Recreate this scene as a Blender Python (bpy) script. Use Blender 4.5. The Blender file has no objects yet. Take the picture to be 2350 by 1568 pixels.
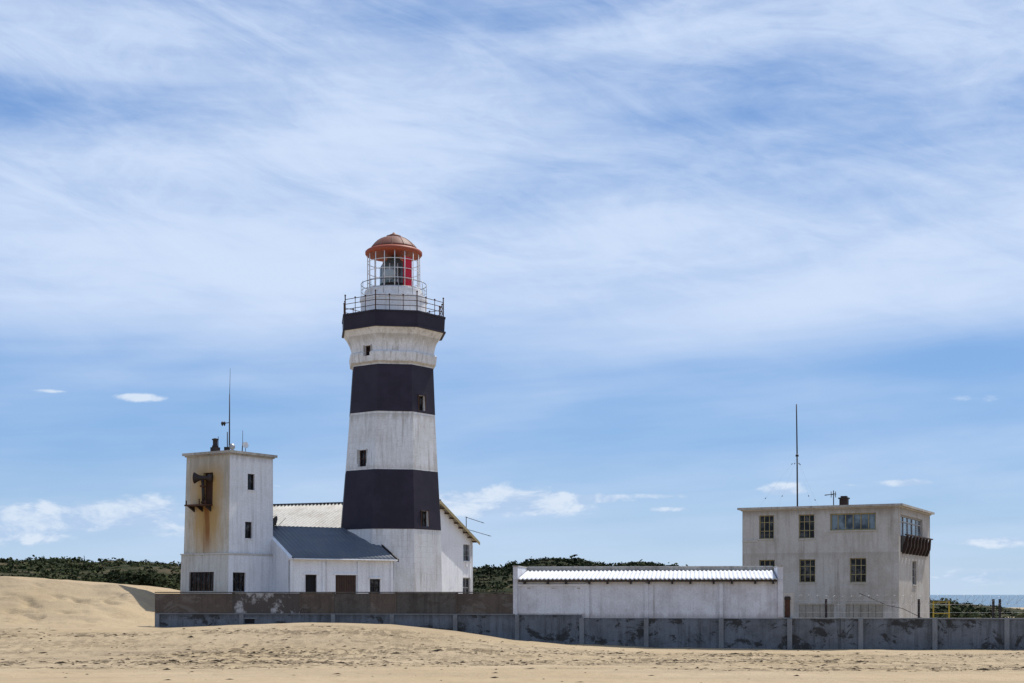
import bpy, math, random, bmesh
import numpy as np
from mathutils import Vector
random.seed(7); np.random.seed(7)
S=bpy.context.scene
S.view_settings.view_transform='Standard'; S.view_settings.look='None'; S.view_settings.exposure=0
F=3264.0; CZ=2.64; HX=1175.0; HY=1365.0
# ---------------------------------------------------------------- helpers
def link(o): S.collection.objects.link(o); return o
def empty(name,loc=(0,0,0)):
    o=bpy.data.objects.new(name,None); o.location=(0,0,0); return link(o)
def mobj(name,verts,faces,mat=None,parent=None,smooth=False,mats=None,midx=None):
    me=bpy.data.meshes.new(name); me.from_pydata([tuple(v) for v in verts],[],faces)
    if mats:
        for m in mats: me.materials.append(m)
        me.polygons.foreach_set('material_index',midx)
    elif mat: me.materials.append(mat)
    if smooth: me.polygons.foreach_set('use_smooth',[True]*len(me.polygons))
    me.update()
    o=bpy.data.objects.new(name,me); link(o)
    if parent: o.parent=parent
    return o
def W3(O,e,v,u,w,z): return (O[0]+e[0]*u+v[0]*w, O[1]+e[1]*u+v[1]*w, z)
def obox(name,O,e,v,u0,u1,w0,w1,z0,z1,mat,parent):
    vs=[W3(O,e,v,u,w,z) for z in (z0,z1) for w in (w0,w1) for u in (u0,u1)]
    fs=[(0,1,3,2),(4,6,7,5),(0,4,5,1),(2,3,7,6),(0,2,6,4),(1,5,7,3)]
    return mobj(name,vs,fs,mat,parent)
def cyl(name,p0,p1,r0,r1,mat,parent,n=12,smooth=True):
    p0=Vector(p0);p1=Vector(p1);d=(p1-p0).normalized()
    a=d.orthogonal().normalized(); b=d.cross(a)
    vs=[];fs=[]
    for p,r in ((p0,r0),(p1,r1)):
        for i in range(n):
            t=2*math.pi*i/n; vs.append(p+a*math.cos(t)*r+b*math.sin(t)*r)
    for i in range(n):
        j=(i+1)%n; fs.append((i,j,n+j,n+i))
    fs.append(tuple(range(n-1,-1,-1))); fs.append(tuple(range(n,2*n)))
    return mobj(name,vs,fs,mat,parent,smooth)
def lathe(name,c,prof,mat,parent,n=48,smooth=True,rot=0.0,cap=True,axis=None):
    vs=[];fs=[]
    if axis is None: ax=Vector((0,0,1));a=Vector((1,0,0));b=Vector((0,1,0))
    else: ax=Vector(axis).normalized();a=ax.orthogonal().normalized();b=ax.cross(a)
    c=Vector(c)
    for r,z in prof:
        for i in range(n):
            t=2*math.pi*i/n+rot; vs.append(c+a*(r*math.cos(t))+b*(r*math.sin(t))+ax*z)
    for k in range(len(prof)-1):
        for i in range(n):
            j=(i+1)%n; fs.append((k*n+i,k*n+j,(k+1)*n+j,(k+1)*n+i))
    if cap:
        fs.append(tuple(range(n-1,-1,-1))); m=(len(prof)-1)*n; fs.append(tuple(range(m,m+n)))
    return mobj(name,vs,fs,mat,parent,smooth)
def wire(name,pts,r,mat,parent=None,cyclic=False):
    cu=bpy.data.curves.new(name,'CURVE'); cu.dimensions='3D'; cu.bevel_depth=r; cu.bevel_resolution=1
    sp=cu.splines.new('POLY'); sp.points.add(len(pts)-1)
    for i,p in enumerate(pts): sp.points[i].co=(p[0],p[1],p[2],1)
    sp.use_cyclic_u=cyclic
    cu.materials.append(mat)
    o=bpy.data.objects.new(name,cu); link(o)
    if parent: o.parent=parent
    return o
class Fac:
    def __init__(s,P0,e,n):
        l=math.hypot(*e); s.P=P0; s.e=(e[0]/l,e[1]/l); l=math.hypot(*n); s.n=(n[0]/l,n[1]/l)
    def u(s,px):
        k=(px-HX)/F; return (k*s.P[1]-s.P[0])/(s.e[0]-k*s.e[1])
    def z(s,px,py): return CZ+(HY-py)*(s.P[1]+s.u(px)*s.e[1])/F
    def rect(s,x0,x1,y0,y1):
        u0,u1=s.u(x0),s.u(x1); xm=(x0+x1)/2
        return (u0,u1,s.z(xm,y1),s.z(xm,y0))
    def box(s,name,u0,u1,w0,w1,z0,z1,mat,parent):
        return obox(name,s.P,s.e,s.n,u0,u1,w0,w1,z0,z1,mat,parent)
    def pt(s,u,w,z): return W3(s.P,s.e,s.n,u,w,z)
def fac_wall(name,f,u0,u1,z0,z1,holes,mat,parent,d=0.2):
    us=sorted(set([u0,u1]+[h[0] for h in holes]+[h[1] for h in holes]))
    zs=sorted(set([z0,z1]+[h[2] for h in holes]+[h[3] for h in holes]))
    vs=[];fs=[]
    def q(a,b,c,dd):
        k=len(vs); vs.extend([a,b,c,dd]); fs.append((k,k+1,k+2,k+3))
    for i in range(len(us)-1):
        for j in range(len(zs)-1):
            um=(us[i]+us[i+1])/2; zm=(zs[j]+zs[j+1])/2
            if any(h[0]<um<h[1] and h[2]<zm<h[3] for h in holes): continue
            q(f.pt(us[i],0,zs[j]),f.pt(us[i+1],0,zs[j]),f.pt(us[i+1],0,zs[j+1]),f.pt(us[i],0,zs[j+1]))
    for a,b,c,t in holes:
        q(f.pt(a,0,c),f.pt(a,0,t),f.pt(a,-d,t),f.pt(a,-d,c))
        q(f.pt(b,0,c),f.pt(b,-d,c),f.pt(b,-d,t),f.pt(b,0,t))
        q(f.pt(a,0,c),f.pt(a,-d,c),f.pt(b,-d,c),f.pt(b,0,c))
        q(f.pt(a,0,t),f.pt(b,0,t),f.pt(b,-d,t),f.pt(a,-d,t))
    return mobj(name,vs,fs,mat,parent)
def window(f,r,nx,ny,fm,gm,parent,d=0.13,fw=0.06,sill=None,top=None):
    u0,u1,z0,z1=r
    f.box('window_glass',u0+.004,u1-.004,-d-.05,-d-.03,z0+.004,z1-.004,gm,parent)
    f.box('window_backing',u0,u1,-d-.09,-d-.055,z0,z1,M['black'],parent)
    for a,b,c,t in ((u0+.003,u0+fw,z0+.003,z1-.003),(u1-fw,u1-.003,z0+.003,z1-.003),(u0+fw,u1-fw,z0+.003,z0+fw),(u0+fw,u1-fw,z1-fw,z1-.003)):
        f.box('window_frame',a,b,-d-.03,-d+.03,c,t,fm,parent)
    for i in range(1,nx):
        x=u0+(u1-u0)*i/nx; f.box('window_mullion',x-fw*.35,x+fw*.35,-d-.029,-d+.02,z0+fw,z1-fw,fm,parent)
    for j in range(1,ny):
        z=z0+(z1-z0)*j/ny
        if top and j==ny-1: z=z1-(z1-z0)*top
        f.box('window_transom',u0+fw,u1-fw,-d-.027,-d+.016,z-fw*.35,z+fw*.35,fm,parent)
    if sill: f.box('window_sill',u0-.06,u1+.06,-d,.06,z0-.07,z0-.002,sill,parent)
def prism(name,f,poly,w0,w1,mat,parent):
    n=len(poly); vs=[f.pt(u,w0,z) for u,z in poly]+[f.pt(u,w1,z) for u,z in poly]
    fs=[tuple(range(n)),tuple(range(2*n-1,n-1,-1))]+[(i,(i+1)%n,n+(i+1)%n,n+i) for i in range(n)]
    return mobj(name,vs,fs,mat,parent)
def corr(name,a,b,c,d,mat,parent,pitch=.18,amp=.025,seg=6):
    a,b,c,d=map(Vector,(a,b,c,d)); L=(b-a).length; nn=int(L/pitch*seg)
    nrm=(b-a).cross(d-a).normalized()
    if nrm.z<0: nrm=-nrm
    vs=[];fs=[]
    rows=4
    for j in range(rows+1):
        t=j/rows
        for i in range(nn+1):
            s=i/nn; p=(a*(1-s)+b*s)*(1-t)+(d*(1-s)+c*s)*t
            vs.append(p+nrm*amp*math.sin(s*L/pitch*2*math.pi))
    for j in range(rows):
        for i in range(nn):
            k=j*(nn+1)+i; fs.append((k,k+1,k+nn+2,k+nn+1))
    o=mobj(name,vs,fs,mat,parent,True)
    m=o.modifiers.new('thickness','SOLIDIFY'); m.thickness=.02; m.offset=-1
    return o
# ---------------------------------------------------------------- materials
M={}
class NT:
    def __init__(s,m): s.t=m.node_tree; s.t.nodes.clear()
    def n(s,ty,**k):
        x=s.t.nodes.new(ty)
        for a,b in k.items(): setattr(x,a,b)
        return x
    def l(s,a,b): s.t.links.new(a,b)
    def set(s,sock,v):
        if hasattr(v,'is_output'): s.l(v,sock)
        else: sock.default_value=v
    def math(s,op,a,b=0.0,c=0.0,clamp=False):
        x=s.n('ShaderNodeMath',operation=op,use_clamp=clamp); s.set(x.inputs[0],a); s.set(x.inputs[1],b); s.set(x.inputs[2],c); return x.outputs[0]
    def noise(s,vec,scale,detail=6,rough=.55,dist=0.0):
        x=s.n('ShaderNodeTexNoise'); s.l(vec,x.inputs['Vector']); x.inputs['Scale'].default_value=scale
        x.inputs['Detail'].default_value=detail; x.inputs['Roughness'].default_value=rough; x.inputs['Distortion'].default_value=dist
        return x.outputs['Fac']
    def ramp(s,fac,stops):
        x=s.n('ShaderNodeValToRGB'); e=x.color_ramp.elements
        while len(e)<len(stops): e.new(0.5)
        for i,(p,c) in enumerate(stops):
            e[i].position=p; e[i].color=(c,c,c,1) if not hasattr(c,'__len__') else (*c[:3],1)
        s.l(fac,x.inputs[0]); return x.outputs[0]
    def sstep(s,v,a,b):
        x=s.n('ShaderNodeMapRange',interpolation_type='SMOOTHSTEP'); s.set(x.inputs[0],v); x.inputs[1].default_value=a; x.inputs[2].default_value=b; return x.outputs[0]
    def mix(s,fac,a,b):
        x=s.n('ShaderNodeMix',data_type='RGBA'); s.set(x.inputs[0],fac)
        for q,v in ((x.inputs[6],a),(x.inputs[7],b)):
            if hasattr(v,'is_output'): s.l(v,q)
            else: q.default_value=(*v[:3],1)
        return x.outputs[2]
    def mapping(s,vec,scale,rot=(0,0,0)):
        x=s.n('ShaderNodeMapping'); s.l(vec,x.inputs[0]); x.inputs['Scale'].default_value=scale; x.inputs['Rotation'].default_value=rot; return x.outputs[0]
    def finish(s,col,rough=.8,bump=None,bs=.3,bd=.02,metal=0.0,spec=.3):
        p=s.n('ShaderNodeBsdfPrincipled'); o=s.n('ShaderNodeOutputMaterial')
        if hasattr(col,'is_output'): s.l(col,p.inputs['Base Color'])
        else: p.inputs['Base Color'].default_value=(*col[:3],1)
        s.set(p.inputs['Roughness'],rough); p.inputs['Metallic'].default_value=metal; p.inputs['Specular IOR Level'].default_value=spec
        if bump is not None:
            b=s.n('ShaderNodeBump'); b.inputs['Strength'].default_value=bs; b.inputs['Distance'].default_value=bd
            s.l(bump,b.inputs['Height']); s.l(b.outputs[0],p.inputs['Normal'])
        s.l(p.outputs[0],o.inputs[0]); return p
def newmat(name):
    m=bpy.data.materials.new(name); m.use_nodes=True; M[name]=m; t=NT(m)
    t.tc=t.n('ShaderNodeTexCoord').outputs['Object']; return t
def plaster(name,col,dirt,amt=.5,streak=.4,sc=.6,bs=.35,rough=.85,brick=0,stain=None,lo=.45,hi=.75,grime=None,patch=None):
    t=newmat(name)
    big=t.ramp(t.noise(t.tc,sc,8,.68),[(lo,0),(hi,1)])
    c=t.mix(t.math('MULTIPLY',big,amt),col,dirt)
    st=t.noise(t.mapping(t.tc,(2.6,2.6,.14)),1.6,8,.72)
    st=t.ramp(st,[(.48,0),(.66,1)])
    stm=t.ramp(t.noise(t.tc,.35,4),[(.4,.25),(.62,1)])
    c=t.mix(t.math('MULTIPLY',t.math('MULTIPLY',st,stm),streak),c,tuple(x*.72 for x in dirt))
    if patch:
        pc,pa,ps=patch
        pn=t.ramp(t.noise(t.mapping(t.tc,(1,1,1.5)),ps,9,.75,.6),[(.535,0),(.575,1)])
        c=t.mix(t.math('MULTIPLY',pn,pa),c,pc)
    fine=t.noise(t.tc,14,5,.7)
    c=t.mix(t.ramp(fine,[(.35,.28),(.6,0)]),c,tuple(x*.6 for x in dirt))
    h=fine
    if grime:
        s=t.n('ShaderNodeSeparateXYZ'); t.l(t.tc,s.inputs[0])
        for zE,ln,sg,k in grime:
            dz=t.math('MULTIPLY',t.math('SUBTRACT',s.outputs[2],zE),sg)
            nn=t.noise(t.mapping(t.tc,(4,4,.3)),1.3,6,.7)
            dz=t.math('ADD',dz,t.math('MULTIPLY',t.math('SUBTRACT',nn,.5),-2.6*ln))
            g=t.math('SUBTRACT',1.0,t.sstep(dz,0,ln))
            g=t.math('MULTIPLY',g,t.math('GREATER_THAN',t.math('MULTIPLY',t.math('SUBTRACT',s.outputs[2],zE),sg),-.02))
            c=t.mix(t.math('MULTIPLY',g,k),c,tuple(x*.8 for x in dirt))
    if brick:
        s=t.n('ShaderNodeSeparateXYZ'); t.l(t.tc,s.inputs[0])
        cb=t.n('ShaderNodeCombineXYZ'); t.l(t.math('ADD',s.outputs[0],t.math('MULTIPLY',s.outputs[1],.4)),cb.inputs[0]); t.l(s.outputs[2],cb.inputs[1])
        b=t.n('ShaderNodeTexBrick'); t.l(cb.outputs[0],b.inputs[0]); b.inputs['Scale'].default_value=1.0
        b.inputs['Brick Width'].default_value=.75; b.inputs['Row Height'].default_value=.36; b.inputs['Mortar Size'].default_value=.02; b.inputs['Mortar Smooth'].default_value=.6
        mk=t.math('MULTIPLY',b.outputs['Fac'],t.ramp(t.noise(t.tc,.9,4),[(.42,.0),(.68,1)]))
        c=t.mix(t.math('MULTIPLY',mk,brick),c,tuple(x*.55 for x in dirt))
    if stain:
        P,e,u0,z0=stain
        s=t.n('ShaderNodeSeparateXYZ'); t.l(t.tc,s.inputs[0])
        u=t.math('ADD',t.math('MULTIPLY',t.math('SUBTRACT',s.outputs[0],P[0]),e[0]),t.math('MULTIPLY',t.math('SUBTRACT',s.outputs[1],P[1]),e[1]))
        nz=t.noise(t.mapping(t.tc,(3,3,.35)),1.5,6,.6)
        du=t.math('ABSOLUTE',t.math('SUBTRACT',u,u0))
        zz=s.outputs[2]
        up=t.math('MULTIPLY',t.sstep(zz,z0-2.4,z0+.6),t.ramp(nz,[(.35,.25),(.6,.8)]))
        c=t.mix(up,c,(.30,.275,.23))
        near=t.math('SUBTRACT',1.0,t.sstep(t.math('ADD',du,t.math('MULTIPLY',t.math('SUBTRACT',nz,.5),1.8)),.45,1.9))
        vert=t.math('MULTIPLY',t.sstep(zz,z0-5.9,z0-2.2),t.math('SUBTRACT',1.0,t.sstep(zz,z0+.2,z0+1.6)))
        k=t.math('MULTIPLY',near,vert)
        c=t.mix(t.math('MULTIPLY',k,.92),c,(.42,.26,.085))
        core=t.math('MULTIPLY',t.math('SUBTRACT',1.0,t.sstep(t.math('ADD',du,t.math('MULTIPLY',t.math('SUBTRACT',nz,.5),.9)),.08,.48)),t.math('MULTIPLY',t.sstep(zz,z0-4.8,z0-2.8),t.math('SUBTRACT',1.0,t.sstep(zz,z0-1.3,z0-.3))))
        c=t.mix(t.math('MULTIPLY',core,.88),c,(.22,.085,.02))
    t.finish(c,rough,h,bs,.015)
plaster('lighthouse_white',(.76,.77,.79),(.44,.41,.36),.5,.85,brick=.3,grime=[(19.55,.7,-1,.55),(14.4,.4,-1,.5),(10.85,.35,1,.35),(17.7,.3,1,.5)])
plaster('annex_white',(.80,.825,.87),(.46,.46,.48),.35,.45)
plaster('lighthouse_black',(.016,.013,.026),(.038,.031,.052),.8,.45,rough=.65)
plaster('grey_plaster',(.49,.475,.455),(.29,.25,.20),.75,.8,grime=[(7.9,.6,-1,.6),(0.2,.7,1,.6),(5.2,.5,-1,.3)])
plaster('grey_trim',(.50,.485,.46),(.32,.28,.22),.7,.6)
plaster('shed_plaster',(.66,.67,.72),(.37,.35,.36),.75,.75,sc=.8,grime=[(1.45,.3,1,.65),(3.42,.3,-1,.4)])
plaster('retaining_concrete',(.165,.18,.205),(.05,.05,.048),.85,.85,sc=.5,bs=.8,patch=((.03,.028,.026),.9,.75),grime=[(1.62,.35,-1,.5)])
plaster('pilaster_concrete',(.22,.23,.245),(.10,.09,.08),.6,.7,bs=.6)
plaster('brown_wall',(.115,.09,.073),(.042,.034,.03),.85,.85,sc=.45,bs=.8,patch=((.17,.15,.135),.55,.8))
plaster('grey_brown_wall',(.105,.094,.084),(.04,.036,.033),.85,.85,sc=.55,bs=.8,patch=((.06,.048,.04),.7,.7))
plaster('wall_white_patch',(.42,.42,.43),(.07,.058,.052),.97,.9,sc=1.3,bs=.8,lo=.40,hi=.49)
plaster('slab_concrete',(.45,.43,.40),(.17,.15,.13),.75,.8)
plaster('red_paint',(.34,.07,.03),(.18,.06,.035),.5,.4,rough=.55)
plaster('dome_paint',(.20,.07,.045),(.115,.058,.042),.8,.4,sc=1.5,rough=.6)
plaster('rust_brown',(.085,.038,.023),(.03,.02,.016),.8,.5,sc=3)
plaster('balcony_rust',(.055,.032,.026),(.025,.018,.017),.8,.5,sc=3)
plaster('door_brown',(.075,.044,.034),(.03,.022,.02),.7,.8,sc=2)
plaster('cream_frame',(.33,.28,.15),(.18,.14,.08),.5,.4,sc=3)
plaster('grey_frame',(.38,.38,.39),(.18,.16,.14),.5,.4,sc=3)
plaster('dark_steel',(.025,.021,.021),(.055,.028,.02),.6,.3,sc=4,rough=.6)
plaster('roof_grey',(.095,.115,.15),(.16,.17,.185),.7,.6,sc=.8,rough=.6)
plaster('roof_light',(.42,.41,.38),(.21,.18,.155),.8,.8,sc=.8,rough=.6)
plaster('roof_white',(.72,.74,.78),(.36,.33,.31),.5,.5,sc=1,rough=.5)
plaster('white_paint',(.78,.79,.82),(.46,.44,.41),.35,.4)
plaster('shutter_boards',(.36,.335,.29),(.2,.17,.13),.6,.6,sc=2)
plaster('yellow_paint',(.46,.35,.06),(.3,.22,.05),.5,.4,sc=3)
t=newmat('black'); t.finish((.012,.012,.014),.9)
t=newmat('glass_dark')
t.finish(t.mix(t.ramp(t.noise(t.tc,2.3,2),[(.5,0),(.66,1)]),(.006,.007,.009),(.07,.072,.075)),.15,spec=.22)
t=newmat('glass_blue')
t.finish(t.mix(t.ramp(t.noise(t.tc,1.4,2),[(.4,0),(.6,1)]),(.02,.03,.045),(.16,.21,.25)),.12,spec=.45)
t=newmat('curtain'); t.finish((.3,.29,.27),.8)
t=newmat('lens'); t.finish(t.mix(t.noise(t.tc,3,2),(.03,.05,.05),(.15,.2,.2)),.08,spec=.9)
t=newmat('lens_clear'); t.finish((.35,.40,.42),.1,spec=.8)
t=newmat('red_glass'); t.finish((.55,.01,.035),.3)
t=newmat('galv'); t.finish((.35,.36,.37),.45,metal=.6)
# sand
t=newmat('sand')
n1=t.noise(t.tc,.12,6,.6); n2=t.noise(t.mapping(t.tc,(1,.45,1)),1.3,8,.68); n3=t.noise(t.tc,30,4,.7)
c=t.mix(t.ramp(n1,[(.35,0),(.65,1)]),(.385,.295,.18),(.44,.345,.225))
c=t.mix(t.ramp(n2,[(.50,0),(.72,.5)]),c,(.275,.205,.125))
damp=t.ramp(t.noise(t.mapping(t.tc,(.16,.9,1)),.5,6,.62),[(.46,0),(.64,.55)])
c=t.mix(damp,c,(.32,.25,.17))
attr=t.n('ShaderNodeAttribute'); attr.attribute_name='rough'
deb=t.noise(t.mapping(t.tc,(.8,.42,1)),3.0,10,.80)
band=t.ramp(t.noise(t.mapping(t.tc,(.22,.75,1)),.9,5,.6),[(.36,.12),(.58,1)])
dm=t.math('MULTIPLY',t.math('MULTIPLY',t.ramp(deb,[(.49,0),(.56,1)]),band),attr.outputs['Fac'])
c=t.mix(t.math('MULTIPLY',dm,.80),c,(.095,.068,.038))
deb2=t.ramp(t.noise(t.mapping(t.tc,(1.0,.5,1)),7.0,6,.7),[(.64,0),(.69,.6)])
c=t.mix(deb2,c,(.15,.11,.07))
c=t.mix(t.ramp(n3,[(.3,.3),(.55,0)]),c,(.24,.175,.115))
rip=t.n('ShaderNodeTexWave'); t.l(t.mapping(t.tc,(1,1.3,1),(0,0,.5)),rip.inputs[0]); rip.inputs['Scale'].default_value=1.6; rip.inputs['Distortion'].default_value=5; rip.inputs['Detail'].default_value=3
hh=t.math('ADD',t.math('MULTIPLY',n2,1.0),t.math('ADD',t.math('MULTIPLY',n3,.12),t.math('MULTIPLY',rip.outputs['Fac'],.16)))
hh=t.math('SUBTRACT',hh,t.math('MULTIPLY',dm,.5))
t.finish(c,.95,hh,.85,.12,spec=.1)
t=newmat('scrub_ground'); t.finish(t.mix(t.ramp(t.noise(t.tc,.22,6,.65),[(.45,0),(.66,1)]),(.024,.029,.013),(.10,.08,.05)),.95,spec=.05)
t=newmat('scrub_leaf')
oi=t.n('ShaderNodeAttribute'); oi.attribute_name='tone'
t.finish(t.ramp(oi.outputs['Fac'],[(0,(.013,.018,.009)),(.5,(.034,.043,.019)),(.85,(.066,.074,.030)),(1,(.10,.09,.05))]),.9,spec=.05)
t=newmat('sea_water')
t.finish((.05,.12,.18),.3,t.noise(t.mapping(t.tc,(.08,.25,1)),1,8,.7),.6,1.0,spec=.4)
t=newmat('debris'); t.finish((.035,.026,.018),.95,spec=.05)

# ---------------------------------------------------------------- noise in numpy
def vnoise(x,y,seed):
    xi=np.floor(x).astype(np.int64); yi=np.floor(y).astype(np.int64); xf=x-xi; yf=y-yi
    def h(a,b):
        n=(a*374761393+b*668265263+seed*982451653)&0x7fffffff
        n=((n^(n>>13))*1274126177)&0x7fffffff
        return ((n^(n>>16))&0xffff)/65535.0
    u=xf*xf*(3-2*xf); v=yf*yf*(3-2*yf)
    return (h(xi,yi)*(1-u)+h(xi+1,yi)*u)*(1-v)+(h(xi,yi+1)*(1-u)+h(xi+1,yi+1)*u)*v
def fbm(x,y,oct=4,seed=1):
    r=0;a=.5
    for i in range(oct): r=r+a*(vnoise(x*2**i,y*2**i,seed+i)-.5)*2; a*=.5
    return r
def sst(v,a,b):
    t=np.clip((v-a)/(b-a),0,1); return t*t*(3-2*t)
mpx=np.array([-2000,-300,0,355,600,700,900,1050,1180,1300,1480,1800,2000,2350,4000])
mpy=np.array([1438,1438,1441,1440,1432,1429,1432,1448,1468,1479,1486,1490,1488,1489,1489])
mX=(mpx-HX)*72/F; mZ=CZ-(mpy-HY)*72/F
dX=(np.array([-3000,-300,0,60,150,250,300,340,355,400,440])-HX)*82/F
dZ=np.array([4.3,4.0,3.72,3.55,3.42,3.2,2.95,2.5,2.2,1.6,1.0])
def roughmask(x,y):
    n=fbm(x*.12,y*.25,3,21)
    shift=np.interp(x,[-25,0,25],[2.0,0,-2.0])
    m=sst(y+n*6,48.5+shift,53+shift)*(1-sst(y+n*4,65+shift,69+shift))
    return m*(.35+.65*sst(fbm(x*.10,y*.45,3,120),-.22,.18))
def hgt(x,y):
    m=np.interp(x,mX,mZ)
    z=m*sst(y,57,70.5)-.10*sst(y,70.5,74)*(m>.3)
    D=np.interp(x+fbm(y*.1,x*.05,2,5)*.8,dX,dZ)
    yy=y+fbm(x*.18,y*.05,3,9)*2.4
    t=np.clip((yy-72)/(83-72),0,1)
    prof=(t**1.7)*(1-.65*sst(y,92,115))
    z=z+np.maximum(D-np.maximum(m,.9),0)*prof
    z=z+fbm(x*.10,y*.12,4,3)*.10+fbm(x*.5,y*.7,3,31)*.035*(1+1.5*sst(y,70,76)*sst(-x,19,21))
    z=z+sst(y,71,75)*sst(-x,19.5,22)*.30*np.abs(fbm(x*.22+y*.12,y*.35,3,61))*(1-sst(y,84,90))
    rm=roughmask(x,y)
    z=z+rm*(.07*fbm(x*1.6,y*1.1,4,55)+.09*fbm(x*.55,y*.8,3,57)-.10*np.maximum(0,fbm(x*2.4,y*1.7,3,77)))
    z=z-.12*np.maximum(0,fbm(x*2.0,y*1.6,2,99)-.33)
    pm=sst(-x,21.0,23)*(1-sst(-x,27.5,29.5))*sst(y,73,75.5)*(1-sst(y,81,83))
    z=z-pm*.45*np.maximum(0,fbm(x*1.1+y*.5,y*1.1,4,91)-.02)
    z=z*(1-sst(y,300,430))-6*sst(y,300,430)
    return z
def grid(name,xs,ys,fn,mat,attrs=None,smooth=True):
    X,Y=np.meshgrid(xs,ys); Z=fn(X,Y); nx=len(xs); ny=len(ys)
    co=np.stack([X,Y,Z],-1).reshape(-1,3).astype(np.float32)
    i=np.arange(nx-1)[None,:]+np.arange(ny-1)[:,None]*nx
    q=np.stack([i,i+1,i+nx+1,i+nx],-1).reshape(-1).astype(np.int32)
    nf=(nx-1)*(ny-1)
    me=bpy.data.meshes.new(name); me.vertices.add(len(co)); me.vertices.foreach_set('co',co.ravel())
    me.loops.add(nf*4); me.loops.foreach_set('vertex_index',q); me.polygons.add(nf)
    me.polygons.foreach_set('loop_start',np.arange(nf,dtype=np.int32)*4)
    if smooth: me.polygons.foreach_set('use_smooth',np.ones(nf,bool))
    me.update(calc_edges=True); me.materials.append(mat)
    if attrs:
        for k,f in attrs.items():
            a=me.attributes.new(k,'FLOAT','POINT'); a.data.foreach_set('value',f(X,Y).ravel().astype(np.float32))
    o=bpy.data.objects.new(name,me); link(o); return o
xs=np.concatenate([-33-np.geomspace(2500,1,26),np.arange(-33,33.01,.13),33+np.geomspace(1,2500,26)])
ys=np.concatenate([-np.geomspace(1500,2,14),np.arange(0,36,1.5),np.arange(36,86,.12),np.arange(86,120,.8),np.geomspace(120,460,40)])
grid('sand_beach',xs,ys,hgt,M['sand'],{'rough':roughmask})
mobj('sea',[(-20000,300,-1.3),(20000,300,-1.3),(20000,30000,-1.3),(-20000,30000,-1.3)],[(0,1,2,3)],M['sea_water'])
# ---------------------------------------------------------------- scrub hill
HP=np.array([-900,-300,0,100,180,230,290,350,420,700,1085,1150,1190,1225,1265,1300,1350,1400,1440,1490,1530,1570,1620,1800,2000,2140,2250,2350,2700])
HYY=np.array([1280,1284,1290,1286,1290,1291,1286,1292,1297,1300,1306,1301,1291,1283,1281,1284,1291,1297,1293,1291,1297,1306,1318,1340,1362,1377,1394,1402,1412])
def ridge(x,y): return np.interp(HX+x*F/235.0,HP,CZ+(HY-HYY)*235/F)
def hh_(x,y):
    r=ridge(x,y)
    up=sst(y,150,232); z=-1.0+(r+1.0)*(.22*sst(y,105,150)+.78*up)
    z=z-(r+3)*sst(y,262,330)
    z=z+fbm(x*.06,y*.06,4,12)*2.4*sst(y,110,150)*np.clip((r+1)/8,0.1,1)*(1-.85*up)
    z=z+fbm(x*.11,y*.11,3,44)*.6*np.clip((r+1)/8,0.1,1)
    return z-.4
grid('scrub_hill',np.arange(-190,190,2.0),np.arange(104,340,2.0),hh_,M['scrub_ground'])
def leaves(name,cx,cy,cz,rad,hgtf,nl,ls,seed,toneoff=None):
    rng=np.random.default_rng(seed); N=len(cx)
    tot=N*nl
    d=rng.normal(size=(tot,3)); d/=np.linalg.norm(d,axis=1)[:,None]; d[:,2]=np.abs(d[:,2])
    rr=rng.uniform(.45,1.1,tot)**.7
    R=np.repeat(rad,nl); Hh=np.repeat(hgtf,nl)
    lump=1+.3*np.sin(d[:,0]*5+np.repeat(rng.uniform(0,6,N),nl))*np.cos(d[:,1]*4)
    c=np.stack([np.repeat(cx,nl)+d[:,0]*R*rr*lump,np.repeat(cy,nl)+d[:,1]*R*rr*lump,np.repeat(cz,nl)+d[:,2]*R*Hh*rr*lump],-1)
    t1=rng.normal(size=(tot,3)); t1-= d*(t1*d).sum(1)[:,None]*.7; t1/=np.linalg.norm(t1,axis=1)[:,None]
    t2=np.cross(t1,d+rng.normal(size=(tot,3))*.5); t2/=np.linalg.norm(t2,axis=1)[:,None]
    s=(ls*rng.uniform(.5,1.5,tot)*np.repeat(np.clip(rad,.5,2),nl))[:,None]
    v=np.stack([c-t1*s,c+t2*s*.7,c+t1*s,c-t2*s*.7],1).reshape(-1,3).astype(np.float32)
    me=bpy.data.meshes.new(name); me.vertices.add(tot*4); me.vertices.foreach_set('co',v.ravel())
    me.loops.add(tot*4); me.loops.foreach_set('vertex_index',np.arange(tot*4,dtype=np.int32)); me.polygons.add(tot)
    me.polygons.foreach_set('loop_start',np.arange(tot,dtype=np.int32)*4); me.update(calc_edges=True)
    base=rng.uniform(.05,.6,N)+(0 if toneoff is None else toneoff)
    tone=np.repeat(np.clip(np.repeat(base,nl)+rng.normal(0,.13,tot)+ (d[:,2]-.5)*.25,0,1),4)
    a=me.attributes.new('tone','FLOAT','POINT'); a.data.foreach_set('value',tone.astype(np.float32))
    me.materials.append(M['scrub_leaf']); o=bpy.data.objects.new(name,me); link(o); return o
rng=np.random.default_rng(3)
N=11000
yy=rng.uniform(112,262,N); xx=rng.uniform(-.42,.42,N)*yy*1.0
cl=fbm(xx*.09,yy*.09,3,201)
keep=~((xx>-30)&(xx<12)&(yy<130)) & ((cl>-.26)|(rng.uniform(size=N)<.35))
xx=xx[keep];yy=yy[keep];cl=cl[keep]
rad=(.35+1.25*rng.beta(1.3,3.2,len(xx)))*(1+.4*cl)*np.where(xx>62,.5,1)
leaves('scrub_vegetation',xx,yy,hh_(xx,yy)-.15,rad,rng.uniform(.4,.85,len(xx)),28,.22,5,fbm(xx*.05,yy*.05,3,333)*.5)
bx=np.array([-27.6,-26.0,-29.4,-24.8,-31.0,-23.7,-28.4]);by=np.array([104,105,108,103,107,106,101.])
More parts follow.
